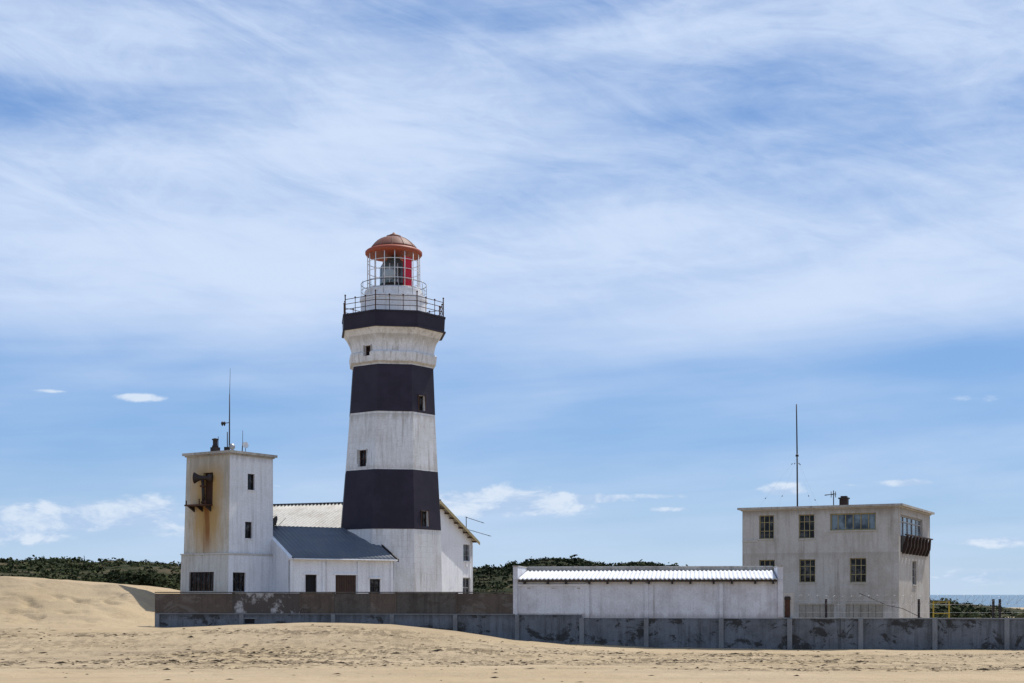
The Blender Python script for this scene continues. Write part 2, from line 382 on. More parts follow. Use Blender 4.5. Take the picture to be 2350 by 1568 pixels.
leaves('coastal_bush',bx,by,np.array([2.5,2.5,2.5,2.1,2.6,2.0,2.4]),np.array([1.9,1.7,1.8,1.4,1.5,1.3,1.2]),np.array([.95,.95,.9,.85,.9,.8,.9]),1500,.075,8)
# beach debris
rng=np.random.default_rng(11); vs=[];fs=[]
cnt=0
while cnt<2200:
    y=rng.uniform(42,71); x=rng.uniform(-.42,.42)*y
    if rng.uniform()>float(roughmask(np.array(x),np.array(y)))**1.5+.02: continue
    z=float(hgt(np.array(x),np.array(y))); s=rng.uniform(.015,.06)*(1 if rng.uniform()<.95 else 1.8); k=len(vs)
    sx,sy,sz=s*rng.uniform(.8,3.2),s*rng.uniform(.6,1.5),s*rng.uniform(.3,.8)
    vs+=[(x-sx,y,z),(x,y-sy,z+sz*.2),(x+sx,y+sy*.3,z),(x,y+sy,z),(x+sx*.2,y,z+sz),(x,y,z-.03)]
    fs+=[(k,k+1,k+4),(k+1,k+2,k+4),(k+2,k+3,k+4),(k+3,k,k+4)]; cnt+=1
mobj('beach_debris',vs,fs,M['debris'])

# ---------------------------------------------------------------- perimeter wall
WL=Fac((-19.09,76.0),(45.36,-6.0),(-.1311,-.9914))
pw=empty('perimeter_wall')
uE=WL.u(2560)
zl=1.60
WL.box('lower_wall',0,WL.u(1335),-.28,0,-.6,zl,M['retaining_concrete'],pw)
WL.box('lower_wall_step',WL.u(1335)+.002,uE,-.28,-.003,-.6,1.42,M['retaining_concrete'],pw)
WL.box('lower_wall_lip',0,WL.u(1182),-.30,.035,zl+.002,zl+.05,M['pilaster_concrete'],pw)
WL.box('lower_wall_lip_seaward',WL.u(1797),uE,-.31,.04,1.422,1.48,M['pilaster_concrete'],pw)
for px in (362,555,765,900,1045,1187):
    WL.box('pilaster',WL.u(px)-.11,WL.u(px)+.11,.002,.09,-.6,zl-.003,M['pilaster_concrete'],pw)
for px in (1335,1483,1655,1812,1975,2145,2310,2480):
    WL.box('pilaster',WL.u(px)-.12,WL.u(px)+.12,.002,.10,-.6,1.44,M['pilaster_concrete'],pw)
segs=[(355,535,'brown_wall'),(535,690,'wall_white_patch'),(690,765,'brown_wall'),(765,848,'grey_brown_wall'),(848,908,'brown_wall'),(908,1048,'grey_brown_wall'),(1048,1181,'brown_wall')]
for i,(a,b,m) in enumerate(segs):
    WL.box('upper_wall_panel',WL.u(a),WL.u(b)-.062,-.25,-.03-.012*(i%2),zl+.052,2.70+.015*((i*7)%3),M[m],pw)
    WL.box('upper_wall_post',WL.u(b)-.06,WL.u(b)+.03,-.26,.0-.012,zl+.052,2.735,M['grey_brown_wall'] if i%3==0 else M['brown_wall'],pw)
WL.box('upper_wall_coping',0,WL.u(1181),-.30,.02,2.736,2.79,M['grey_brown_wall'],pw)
WL.box('drain_hatch',WL.u(556)+.15,WL.u(584),-.02,.012,1.12,1.36,M['black'],pw)
WL.box('drain_hatch_lintel',WL.u(550)+.15,WL.u(590),-.02,.05,1.362,1.42,M['pilaster_concrete'],pw)
# ---------------------------------------------------------------- storage shed
sh=empty('storage_shed')
ua,ub=WL.u(1182),WL.u(1797); um=WL.u(1345)
ze=3.42
WL.box('front_wall',ua+.01,ub-.01,-.24,-.06,1.43,ze,M['shed_plaster'],sh)
WL.box('front_wall_bay',ua+.15,um,-.05,-.015,zl+.06,ze-.32,M['shed_plaster'],sh)
WL.box('front_wall_ledge',ua+.15,um+.03,-.05,.03,ze-.318,ze-.25,M['white_paint'],sh)
WL.box('back_wall',ua,ub,-4.1,-3.9,0,4.10,M['slab_concrete'],sh)
WL.box('gable_parapet',ua-.1,ua+.14,-4.15,.03,zl+.01,4.08,M['shed_plaster'],sh)
WL.box('gable_coping',ua-.13,ua+.17,-4.18,.06,4.082,4.14,M['slab_concrete'],sh)
WL.box('gable_parapet',ub-.26,ub,-4.15,.03,1.49,4.05,M['shed_plaster'],sh)
WL.box('gable_coping',ub-.29,ub+.03,-4.18,.06,4.052,4.12,M['slab_concrete'],sh)
WL.box('back_coping',ua+.18,ub-.3,-4.15,-3.85,4.102,4.17,M['slab_concrete'],sh)
zo=ze+.02
corr('corrugated_roof',WL.pt(ua+.17,.32,zo),WL.pt(ub-.30,.32,zo),WL.pt(ub-.30,-3.88,zo+.50),WL.pt(ua+.17,-3.88,zo+.50),M['roof_white'],sh,.22,.032)
WL.box('fascia_batten',ua+.2,ub-.3,.18,.22,zo-.14,zo-.055,M['dark_steel'],sh)
k=0
for px in np.linspace(1208,1778,13):
    u=WL.u(px)+ (0.05 if k%2 else -.08); WL.box('rafter_end',u-.05,u+.05,-.06,.26,ze-.24,ze-.055,M['dark_steel'],sh); k+=1
for px in (1483,1655):
    WL.box('wall_rib',WL.u(px)-.09,WL.u(px)+.09,-.062,.01,1.45,ze-.2,M['shed_plaster'],sh)
WL.box('wall_rib',um-.05,um+.16,-.062,.02,1.45,ze-.2,M['shed_plaster'],sh)
WL.box('wall_rib_drip',WL.u(1500),WL.u(1500)+.03,-.062,-.03,1.45,ze-.3,M['slab_concrete'],sh)
for px in (1210,1266,1324):
    WL.box('air_vent',WL.u(px),WL.u(px)+.16,-.02,-.008,ze-.48,ze-.42,M['slab_concrete'],sh)
gp=empty('gate')
WL.box('gate_post',WL.u(1799)+.03,WL.u(1822),-.5,-.32,.3,2.72,M['grey_trim'],gp)
WL.box('gate_leaf',WL.u(1800)+.05,WL.u(1814),-.31,-.25,1.5,2.55,M['rust_brown'],gp)
WL.box('gate_rail',WL.u(1800)+.02,WL.u(1815),-.25,-.2,2.38,2.5,M['dark_steel'],gp)

# ---------------------------------------------------------------- foghorn tower
tw=empty('foghorn_tower')
C=(-16.90,85.0); tl=(-.83,.555); l=math.hypot(*tl); tl=(tl[0]/l,tl[1]/l)
tr=(tl[1],-tl[0]); s=3.68
Lc=(C[0]+tl[0]*s,C[1]+tl[1]*s)
TF=Fac(Lc,(-tl[0],-tl[1]),(-tr[0],-tr[1]))
TR=Fac(C,tr,(-tl[0],-tl[1]))
zt=11.05; zp=5.06
nu=TF.u(476); nz=TF.z(470,1110)
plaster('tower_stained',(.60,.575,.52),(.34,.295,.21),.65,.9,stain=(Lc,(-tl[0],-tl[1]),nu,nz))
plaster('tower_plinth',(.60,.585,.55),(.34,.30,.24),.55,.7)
nic=TF.rect(466,488,1085,1160)
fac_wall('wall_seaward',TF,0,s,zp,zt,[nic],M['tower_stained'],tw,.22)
TF.box('niche_back',nic[0],nic[1],-.25,-.21,nic[2],nic[3],M['rust_brown'],tw)
w1=TR.rect(567,583,1088,1125); w2=TR.rect(562,578,1198,1236)
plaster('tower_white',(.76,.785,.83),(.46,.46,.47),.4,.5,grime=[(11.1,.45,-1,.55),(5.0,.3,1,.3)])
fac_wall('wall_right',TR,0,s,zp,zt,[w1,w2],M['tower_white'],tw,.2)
for w in (w1,w2): window(TR,w,1,2,M['dark_steel'],M['glass_dark'],tw,fw=.05,sill=M['tower_white'])
TF.box('core',.05,s-.3,-s+.02,-.3,zp,zt-.01,M['grey_trim'],tw)
TF.box('wall_rear',0,s,-s,-s+.02,zp,zt,M['grey_trim'],tw)
TF.box('wall_left',0,.02,-s,0,zp,zt,M['grey_trim'],tw)
pf=.10
PF=Fac((TF.pt(-pf,pf,0)[0],TF.pt(-pf,pf,0)[1]),TF.e,TF.n); q=TF.pt(s+pf,pf,0); PR=Fac((q[0],q[1]),TR.e,TR.n)
sp_=s+2*pf
p1=PF.rect(440,494,1313,1357); p2=PR.rect(536,564,1314,1358)
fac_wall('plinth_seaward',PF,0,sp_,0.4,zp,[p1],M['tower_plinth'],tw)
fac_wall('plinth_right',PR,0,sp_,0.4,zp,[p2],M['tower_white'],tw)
window(PF,p1,5,2,M['dark_steel'],M['glass_dark'],tw,sill=M['tower_plinth'])
window(PR,p2,3,2,M['dark_steel'],M['glass_dark'],tw,sill=M['tower_white'])
for i in range(9):
    u=p1[0]+(p1[1]-p1[0])*(i+.5)/9; PF.box('burglar_bar',u-.012,u+.012,-.03,-.01,p1[2],p1[3],M['rust_brown'],tw)
PF.box('plinth_band',-.05,sp_+.05,-sp_-.05,.05,zp-.003,zp+.07,M['tower_plinth'],tw)
PF.box('plinth_left_wall',0,.02,-sp_,0,.4,zp,M['tower_plinth'],tw)
TF.box('roof_cornice',-.08,s+.08,-s-.08,.08,zt-.01,zt+.07,M['slab_concrete'],tw)
TF.box('roof_slab',-.2,s+.2,-s-.2,.2,zt+.07,zt+.22,M['slab_concrete'],tw)
cx=C[0]+(tl[0]+tr[0])*s/2; cy=C[1]+(tl[1]+tr[1])*s/2
for o in list(tw.children):
    for v in o.data.vertices:
        k=1+max(0,zt-v.co.z)*.006
        v.co.x=cx+(v.co.x-cx)*k+(v.co.z-zt)*.014+.05; v.co.y=cy+(v.co.y-cy)*k
fh=empty('foghorn')
hx,hy,hz=TF.pt(TF.u(473),.28,TF.z(470,1098)); dirx=(-TF.e[0]*.9+TF.n[0]*.5,-TF.e[1]*.9+TF.n[1]*.5,0)
lathe('horn_bell',(hx,hy,hz),[(.10,-.45),(.12,-.3),(.13,0),(.17,.2),(.25,.36),(.33,.48),(.34,.52),(.28,.50),(.15,.3)],M['dark_steel'],fh,24,axis=dirx)
lathe('horn_driver',(hx,hy,hz),[(.22,-.62),(.24,-.6),(.24,-.38),(.18,-.34),(.1,-.33)],M['dark_steel'],fh,20,axis=dirx)
zb=TF.z(466,1160)
cyl('horn_standpipe',(hx,hy,hz-.1),(hx+.06,hy,zb),.09,.10,M['dark_steel'],fh)
cyl('standpipe_flange',(hx,hy,hz-.55),(hx,hy,hz-.45),.17,.17,M['rust_brown'],fh)
cyl('standpipe_flange',(hx+.06,hy,zb+.1),(hx+.06,hy,zb+.22),.17,.17,M['rust_brown'],fh)
b0,b1=TF.u(443),TF.u(489)
TF.box('bracket_platform',b0,b1,.0,.72,zb-.06,zb+.03,M['rust_brown'],fh)
for u in (b0+.15,(b0+b1)/2,b1-.15):
    prism('platform_bracket',Fac((TF.pt(u,0,0)[0],TF.pt(u,0,0)[1]),TF.n,TF.e),[(0,zb-.07),(.6,zb-.07),(0,zb-.42)],-.03,.03,M['dark_steel'],fh)
for u,h in ((b0+.05,.28),(b1-.05,.28),((b0+b1)/2+.3,.35)):
    cyl('platform_stub',TF.pt(u,.6,zb),TF.pt(u,.6,zb+h),.04,.04,M['rust_brown'],fh,8)
rz=zt+.22
am=empty('weather_mast')
def PY(px,Y): return ((px-HX)*Y/F,Y)
mx,my=PY(527,87.2)
zf=lambda py,Y: CZ+(HY-py)*Y/F
cyl('mast_lower',(mx-.02,my,rz-.05),(mx,my,zf(905,my)),.045,.03,M['dark_steel'],am,8)
cyl('mast_whip',(mx,my,zf(905,my)),(mx+.04,my,zf(845,my)),.018,.01,M['dark_steel'],am,6)
cyl('mast_stub',(mx-.14,my,rz),(mx-.14,my,rz+1.35),.03,.03,M['dark_steel'],am,8)
cyl('mast_cross_arm',(mx-.45,my,zf(972,my)),(mx+.02,my,zf(970,my)),.025,.025,M['dark_steel'],am,6)
for dx in (-.45,-.32): lathe('anemometer_cup',(mx+dx,my,zf(972,my)),[(.02,-.16),(.05,-.1),(.09,.0),(.06,.08),(.02,.12)],M['dark_steel'],am,10)
obox('equipment_box',(mx-.17,my),(1,0),(0,1),-.15,.15,-.12,.12,rz,rz+.42,M['dark_steel'],am)
lathe('dish_radome',(mx+.16,my-.15,rz+.42),[(.03,-.05),(.18,0),(.2,.05),(.15,.15),(.03,.2)],M['galv'],am,16,axis=(.6,-.8,.1))
cyl('dish_arm',(mx+.16,my-.1,rz),(mx+.16,my-.1,rz+.45),.03,.03,M['dark_steel'],am,6)
lb=empty('warning_lamp'); lx,ly=PY(494,86.6)
obox('lamp_cabinet',(lx,ly),(.83,-.555),(.555,.83),-.22,.22,-.2,.2,rz,rz+.34,M['dark_steel'],lb)
lathe('lamp_housing',(lx,ly,rz+.34),[(.2,0),(.2,.1),(.15,.12),(.15,.42),(.21,.45),(.21,.5),(.05,.56)],M['dark_steel'],lb,16)
cyl('lamp_pin',(lx+.18,ly,rz+.34),(lx+.18,ly,rz+1.0),.02,.02,M['dark_steel'],lb,6)
rd=empty('radio_antenna'); qx,qy=PY(557,88.0)
cyl('antenna_pole',(qx-.05,qy,rz),(qx,qy,rz+.75),.035,.03,M['dark_steel'],rd,8)
cyl('antenna_whip',(qx,qy,rz+.75),(qx,qy,zf(988,qy)),.018,.014,M['dark_steel'],rd,6)
cyl('antenna_pole_short',(qx+.17,qy,rz),(qx+.17,qy,rz+.6),.02,.02,M['dark_steel'],rd,6)
lathe('antenna_dish',(qx+.17,qy-.05,rz+.62),[(.03,-.08),(.16,-.02),(.2,.04),(.17,.02),(.02,-.03)],M['white_paint'],rd,16,axis=(.5,-.85,.1))
wire('roof_cable',[(mx+.2,my,rz+.25),(mx+.6,my+.3,rz+.12),(qx,qy,rz+.2)],.012,M['dark_steel'],rd)
# ---------------------------------------------------------------- annex
an=empty('keepers_annex')
ea=(.83,.555); A0=(-13.52,86.0); AF=Fac(A0,ea,(.555,-.83)); ew=AF.u(904); zea=4.86; rzA=7.0; bd=4.5
hs=[AF.rect(701,727,1319,1380),AF.rect(770,818,1320,1380),AF.rect(849,873,1329,1362)]
fac_wall('front_wall',AF,0,ew,0,zea,hs,M['annex_white'],an)
window(AF,hs[0],1,1,M['dark_steel'],M['black'],an,sill=None)
window(AF,hs[2],2,2,M['dark_steel'],M['glass_dark'],an,sill=M['annex_white'])
u0,u1,z0,z1=hs[1]; AF.box('garage_door',u0,u1,-.16,-.1,z0,z1,M['door_brown'],an)
for i in range(1,9):
    u=u0+(u1-u0)*i/9; AF.box('door_batten',u-.015,u+.015,-.1,-.08,z0,z1,M['dark_steel'],an)
for h in hs: AF.box('lintel',h[0]-.12,h[1]+.12,.0,.05,h[3]+.003,h[3]+.12,M['annex_white'],an)
for px in (668,742,823,898):
    u=AF.u(px); AF.box('pilaster',u-.09,u+.09,.002,.09,0,zea-.12,M['annex_white'],an)
AF.box('eave_band',-.02,ew,.003,.12,zea-.118,zea-.01,M['white_paint'],an)
prism('left_gable',Fac(A0,(-.555,.83),(-.83,-.555)),[(0,0),(0,zea+.10),(bd,rzA+.12),(2*bd,zea+.1),(2*bd,0)],-.25,0,M['annex_white'],an)
q=AF.pt(ew,0,0); prism('right_gable',Fac((q[0],q[1]),(-.555,.83),(.83,.555)),[(0,0),(0,zea-.05),(bd,rzA-.06),(2*bd,zea-.05),(2*bd,0)],-.2,-.002,M['annex_white'],an)
AF.box('rear_wall',0,ew,-2*bd,-2*bd+.2,0,zea-.1,M['annex_white'],an)
corr('roof_front',AF.pt(.26,.25,zea-.02),AF.pt(ew+.12,.25,zea-.02),AF.pt(ew+.12,-bd,rzA),AF.pt(.26,-bd,rzA),M['roof_grey'],an,.30,.018)
corr('roof_back',AF.pt(.26,-2*bd-.2,zea-.02),AF.pt(ew+.12,-2*bd-.2,zea-.02),AF.pt(ew+.12,-bd,rzA),AF.pt(.26,-bd,rzA),M['roof_grey'],an,.30,.018)
prism('verge_board',Fac((AF.pt(ew+.16,0,0)[0],AF.pt(ew+.16,0,0)[1]),(-.555,.83),(.83,.555)),[(-.3,zea-.16),(-.3,zea+.03),(bd,rzA+.09),(bd,rzA-.12)],-.05,.03,M['dark_steel'],an)
wire('gutter',[AF.pt(.2,.3,zea-.06),AF.pt(ew+.1,.3,zea-.06)],.05,M['white_paint'],an)
wire('downpipe',[AF.pt(AF.u(742)+.2,.12,zea-.1),AF.pt(AF.u(742)+.2,.12,0.5)],.035,M['white_paint'],an)
sd=empty('satellite_dish'); sx,sy=PY(629,90.2); sz=zf(1200,90.2)
lathe('dish_bowl',(sx,sy,sz),[(.02,-.12),(.2,-.09),(.36,-.02),(.46,.06),(.455,.075),(.35,.0),(.2,-.06),(.02,-.09)],M['dark_steel'],sd,28,axis=(-.75,-.45,.45))
cyl('dish_pole',(sx+.1,sy+.1,sz-.9),(sx+.1,sy+.1,sz-.02),.03,.03,M['dark_steel'],sd,8)
cyl('feed_arm',(sx+.12,sy,sz-.35),(sx+.75,sy-.1,sz+.3),.015,.015,M['dark_steel'],sd,6)
cyl('feed_horn',(sx-.4,sy-.26,sz+.22),(sx-.33,sy-.22,sz+.18),.05,.05,M['dark_steel'],sd,8)
wire('feed_stays',[(sx-.02,sy-.02,sz-.42),(sx-.38,sy-.25,sz+.2),(sx+.1,sy-.1,sz+.45)],.01,M['dark_steel'],sd)
# ---------------------------------------------------------------- keeper's house
ho=empty('keepers_house')
be=(.38,.92); l=math.hypot(*be); be=(be[0]/l,be[1]/l); he=(-be[1],be[0])
pk=(-5.4,100.0); hw=6.35; zpk=9.25; zea2=6.75; HL=13.6
G0=(pk[0]-be[0]*hw,pk[1]-be[1]*hw); G=Fac(G0,be,(be[1],-be[0]))
g=[G.rect(1063,1079,1250,1288),G.rect(1062,1080,1326,1372)]
fac_wall('gable_wall',G,0,2*hw,0,zea2,g,M['annex_white'],ho,.25)
window(G,g[0],2,3,M['grey_frame'],M['glass_blue'],ho,sill=M['white_paint'],fw=.05)
window(G,g[1],2,2,M['grey_frame'],M['glass_dark'],ho,fw=.07)
prism('gable_triangle',G,[(0,zea2),(2*hw,zea2),(hw,zpk-.08)],-.2,0,M['annex_white'],ho)
FR=Fac((G0[0]+he[0]*HL,G0[1]+he[1]*HL),(-he[0],-he[1]),(-be[0],-be[1]))
FR.box('front_wall',0,HL-.01,-.2,0,0,zea2-.05,M['annex_white'],ho)
FR.box('rear_wall',0,HL-.01,-2*hw,-2*hw+.2,0,zea2-.05,M['annex_white'],ho)
FR.box('far_gable_wall',0,.2,-2*hw,0,0,zea2-.05,M['annex_white'],ho)
sl=(zpk-zea2)/hw; ov=.5
corr('roof_front',FR.pt(-.2,ov,zea2-sl*ov),FR.pt(HL+.4,ov,zea2-sl*ov),FR.pt(HL+.4,-hw,zpk),FR.pt(-.2,-hw,zpk),M['roof_light'],ho,.30,.05)
corr('roof_rear',FR.pt(-.2,-2*hw-ov,zea2-sl*ov),FR.pt(HL+.4,-2*hw-ov,zea2-sl*ov),FR.pt(HL+.4,-hw,zpk),FR.pt(-.2,-hw,zpk),M['roof_light'],ho,.30,.03)
FR.box('ridge_cap',-.2,HL+.4,-hw-.15,-hw+.15,zpk+.02,zpk+.08,M['dark_steel'],ho)
prism('verge_board',Fac(G.pt(0,.42,0)[:2],be,G.n),[(-ov,zea2-sl*ov-.2),(-ov,zea2-sl*ov-.02),(hw,zpk-.03),(2*hw+ov,zea2-sl*ov-.02),(2*hw+ov,zea2-sl*ov-.2),(hw,zpk-.22)],-.04,.02,M['cream_frame'],ho)
for i in range(1,9):
    u=hw+i*hw/8; zz=zpk-sl*(u-hw)-.12; G.box('purlin_end',u-.05,u+.05,.0,.38,zz-.12,zz,M['door_brown'],ho)
wire('downpipe',[G.pt(2*hw-.2,.1,zea2-.2),G.pt(2*hw-.2,.1,.5)],.05,M['white_paint'],ho)
G.box('gutter_hopper',2*hw-1.25,2*hw-1.05,.0,.12,G.z(1058,1300),G.z(1058,1290),M['white_paint'],ho)
ta=empty('tv_antenna'); ax_,ay_=PY(1070,105)
cyl('antenna_mast',(ax_,ay_,zf(1285,105)),(ax_,ay_,zf(1186,105)),.03,.03,M['dark_steel'],ta,6)
cyl('antenna_boom',(ax_-.05,ay_,zf(1187,105)),(ax_+1.3,ay_-.4,zf(1201,105)),.02,.02,M['dark_steel'],ta,6)
cyl('antenna_boom_low',(ax_-.05,ay_,zf(1214,105)),(ax_+1.8,ay_-.4,zf(1231,105)),.02,.02,M['dark_steel'],ta,6)
for i in range(5):
    f_=i/4; x=ax_+f_*1.75; z=zf(1214+17*f_,105); cyl('antenna_element',(x-.12,ay_-.4*f_-.35,z),(x+.12,ay_-.4*f_+.35,z),.01,.01,M['dark_steel'],ta,5)
    x=ax_+f_*1.25; z=zf(1187+14*f_,105); cyl('antenna_element',(x-.1,ay_-.4*f_-.3,z),(x+.1,ay_-.4*f_+.3,z),.01,.01,M['dark_steel'],ta,5)
# ---------------------------------------------------------------- lighthouse
lh=empty('lighthouse'); LY=95.0; LX=(899.5-HX)*LY/F; sc=LY/F
lean=.014; zref=CZ+(HY-950)*sc
def lz(py): return CZ+(HY-py)*sc
def lshift(z): return (z-zref)*lean
prof=[(1460,120,0),(1219,112,0),(1219,112.6,1),(1086,103.8,1),(1086,103.5,0),(956,95.5,0),(956,96,1),(850,90.5,1),(850,90,0),(846,91,0),(843,96,0),(827,98,0),(823,98,0),(819,92,0),(812,92.5,0),(802,94.5,0),(792,98,0),(783,102.5,0),(775,108,0),(770,111.5,0),(769,113.6,1),(736,114.8,1)]
vs=[];fs=[];mi=[];nv=8; th0=30.8
for py,hw_,m in prof:
    R=hw_/.925*sc; z=lz(py)
    for i in range(nv):
        t=math.radians(th0+45*i); vs.append((LX+lshift(z)+R*math.sin(t),LY-R*math.cos(t),z))
for k in range(len(prof)-1):
    for i in range(nv):
        j=(i+1)%nv; fs.append((k*nv+i,k*nv+j,(k+1)*nv+j,(k+1)*nv+i)); mi.append(prof[k][2] if prof[k][2]==prof[k+1][2] else 0)
fs.append(tuple(range(nv-1,-1,-1))); mi.append(0)
m_=(len(prof)-1)*nv; fs.append(tuple(range(m_,m_+nv))); mi.append(0)
body=mobj('tower_body',vs,fs,parent=lh,mats=[M['lighthouse_white'],M['lighthouse_black'],M['black']],midx=mi)
def facet(th,z,py):
    hw_=np.interp(py,[p[0] for p in prof[::-1]],[p[1] for p in prof[::-1]]); a=hw_/.925*sc*math.cos(math.radians(22.5))
    t=math.radians(th); n=(math.sin(t),-math.cos(t)); e=(math.cos(t),math.sin(t))
    return Fac((LX+lshift(z)+n[0]*a,LY+n[1]*a),e,n)
lw=[(-36.7,836,851,793,817),(-36.7,822,841,1033,1071),(53.3,961,975,908,943),(53.3,967,983,1173,1208)]
cutters=[]
for th,x0,x1,y0,y1 in lw:
    fc=facet(th,lz((y0+y1)/2),(y0+y1)/2); r=fc.rect(x0,x1,y0,y1)
    c_=fc.box('cut',r[0],r[1],-.35,.8,r[2],r[3],M['lighthouse_white'],None); cutters.append(c_)
    window(fc,r,2,2,M['rust_brown'] if th<0 else M['dark_steel'],M['glass_dark'],lh,d=.2,fw=.05)
    mm=M['slab_concrete'] if th<0 else M['rust_brown']
    fc.box('window_surround',r[0]-.07,r[0]-.002,-.12,.04,r[2]-.05,r[3]+.05,mm,lh)
    fc.box('window_surround',r[1]+.002,r[1]+.07,-.12,.04,r[2]-.05,r[3]+.05,mm,lh)
for c_ in cutters+[body]:
    bm=bmesh.new(); bm.from_mesh(c_.data); bmesh.ops.recalc_face_normals(bm,faces=bm.faces); bm.to_mesh(c_.data); bm.free()
for c_ in cutters:
    md=body.modifiers.new('b','BOOLEAN'); md.object=c_; md.operation='DIFFERENCE'; md.solver='EXACT'
dg=bpy.context.evaluated_depsgraph_get(); dg.update()
nm=bpy.data.meshes.new_from_object(body.evaluated_get(dg)); body.modifiers.clear(); body.data=nm
for c_ in cutters: bpy.data.objects.remove(c_)
zg=lz(736); gx=LX+lshift(zg)
def octr(name,R0,R1,z0,z1,mat):
    vs=[]
    for R,z in ((R1,z0),(R0,z0),(R0,z1),(R1,z1)):
        for i in range(8):
            t=math.radians(th0+45*i); vs.append((gx+R*math.sin(t),LY-R*math.cos(t),z))
    fs=[]
    for k in range(4):
        for i in range(8): fs.append((k*8+i,k*8+(i+1)%8,((k+1)%4)*8+(i+1)%8,((k+1)%4)*8+i))
    return mobj(name,vs,fs,mat,lh)
RG=114.8/.925*sc
octr('gallery_edge',RG+.04,RG-.4,zg-.05,zg+.06,M['lighthouse_black'])
octr('gallery_mould',RG+.05,RG-.4,lz(769)-.04,lz(769)+.05,M['lighthouse_black'])
oc=[(gx+(RG-.12)*math.sin(math.radians(th0+45*i)),LY-(RG-.12)*math.cos(math.radians(th0+45*i))) for i in range(8)]
for i in range(8):
    a=oc[i];b=oc[(i+1)%8]
    for k in range(3):
        x=a[0]+(b[0]-a[0])*k/3; y=a[1]+(b[1]-a[1])*k/3; r=.038 if k==0 else .022
        cyl('gallery_baluster',(x,y,zg),(x,y,zg+(1.28 if k==0 else 1.05)),r,r,M['rust_brown'],lh,8)
        lathe('baluster_ball',(x,y,zg+(1.30 if k==0 else 1.07)),[(.01,-.06),(.05,-.03),(.06,0),(.05,.04),(.01,.06)],M['rust_brown'],lh,8)
for h in (.38,.72,1.03):
    wire('gallery_rail',[(x,y,zg+h) for x,y in oc],.022,M['rust_brown'],lh,True)
gx2=LX+lshift(lz(650))
drum=[(2.2,zg+.02),(2.2,lz(697)),(2.26,lz(695)),(2.26,lz(688)),(2.15,lz(687)),(1.98,lz(686)),(1.95,lz(672)),(1.82,lz(671)),(1.82,lz(668))]
lathe('lantern_drum',(gx2,LY,0),drum,M['white_paint'],lh,48,smooth=False)
for i in range(14):
    t=2*math.pi*i/14; x=gx2+2.18*math.cos(t);y=LY+2.18*math.sin(t); cyl('upper_post',(x,y,lz(690)),(x,y,lz(652)),.018,.018,M['galv'],lh,6)
for py in (655,671): wire('upper_rail',[(gx2+2.18*math.cos(t),LY+2.18*math.sin(t),lz(py)) for t in np.linspace(0,2*math.pi,49)[:-1]],.02,M['dark_steel'] if py==655 else M['galv'],lh,True)
RL=1.74; z0,z1=lz(670),lz(584)
for i in range(16):
    t=2*math.pi*(i+.3)/16; x=gx2+RL*math.cos(t);y=LY+RL*math.sin(t); cyl('glazing_bar',(x,y,z0-.05),(x,y,z1+.05),.032,.032,M['white_paint'],lh,6)
for f_ in (0.0,.25,.5,.75,1):
    z=z0+(z1-z0)*f_; wire('glazing_ring',[(gx2+RL*math.cos(t),LY+RL*math.sin(t),z) for t in np.linspace(0,2*math.pi,49)[:-1]],.03 if f_ in(0,1) else .022,M['white_paint'],lh,True)
lp=[]
lathe('lens_pedestal',(gx2,LY,0),[(.55,lz(678)),(.55,lz(668)),(.9,lz(667)),(.9,lz(655)),(.8,lz(654))],M['dark_steel'],lh,32)
n_=22
for i in range(n_+1):
    f_=i/n_; zz=lz(654)+(lz(596)-lz(654))*f_; r=.92*(1-max(0,(f_-.55)/.45)**2*.55); lp+= [(r+.02,zz),(r-.05,zz+.02)]
lathe('lens_barrel',(gx2,LY,0),lp,M['lens'],lh,32)
lathe('lens_bullseye',(gx2-.15,LY-.55,lz(635)),[(.02,.45),(.3,.42),(.42,.36),(.44,.2)],M['lens_clear'],lh,24,axis=(-.2,-1,0))
for a in (-.75,-.2,.35,.9):
    x=gx2+.97*math.sin(a);y=LY-.97*math.cos(a); cyl('lens_frame',(x,y,lz(655)),(x,y,lz(612)),.03,.03,M['white_paint'],lh,6)
lathe('lens_cap',(gx2,LY,0),[(.45,lz(599)),(.42,lz(594)),(.1,lz(590)),(.06,lz(584))],M['dark_steel'],lh,20)
vs=[];fs=[];nn=10
for k,z in enumerate((lz(674)+.05,lz(600))):
    for i in range(nn+1):
        a=math.radians(27+25*i/nn); vs.append((gx2+1.62*math.sin(a),LY-1.62*math.cos(a),z))
for i in range(nn): fs.append((i,i+1,nn+2+i,nn+1+i))
mobj('red_sector_screen',vs,fs,M['red_glass'],lh,True)
rf=[(1.70,lz(588)),(1.84,lz(588)),(1.90,lz(585)),(1.90,lz(580)),(1.80,lz(577)),(1.62,lz(574.5))]
lathe('roof_gutter',(gx2,LY,0),rf,M['red_paint'],lh,48)
dome=[(1.62,lz(575)),(1.50,lz(569)),(1.36,lz(563)),(1.16,lz(556.5)),(.92,lz(551)),(.66,lz(547)),(.45,lz(545))]
lathe('roof_dome',(gx2,LY,0),dome,M['dome_paint'],lh,48)
lathe('roof_finial',(gx2,LY,0),[(.45,lz(546)),(.5,lz(545)),(.5,lz(542.5)),(.3,lz(542)),(.26,lz(539)),(.12,lz(537)),(.05,lz(534))],M['dome_paint'],lh,24)
for i in range(12):
    t=2*math.pi*i/12; wire('dome_seam',[(gx2+(r+.01)*math.cos(t),LY+(r+.01)*math.sin(t),z) for r,z in dome],.018,M['dome_paint'],lh)
lathe('ceiling',(gx2,LY,0),[(1.68,lz(586)),(1.2,lz(580)),(.1,lz(576))],M['white_paint'],lh,32)

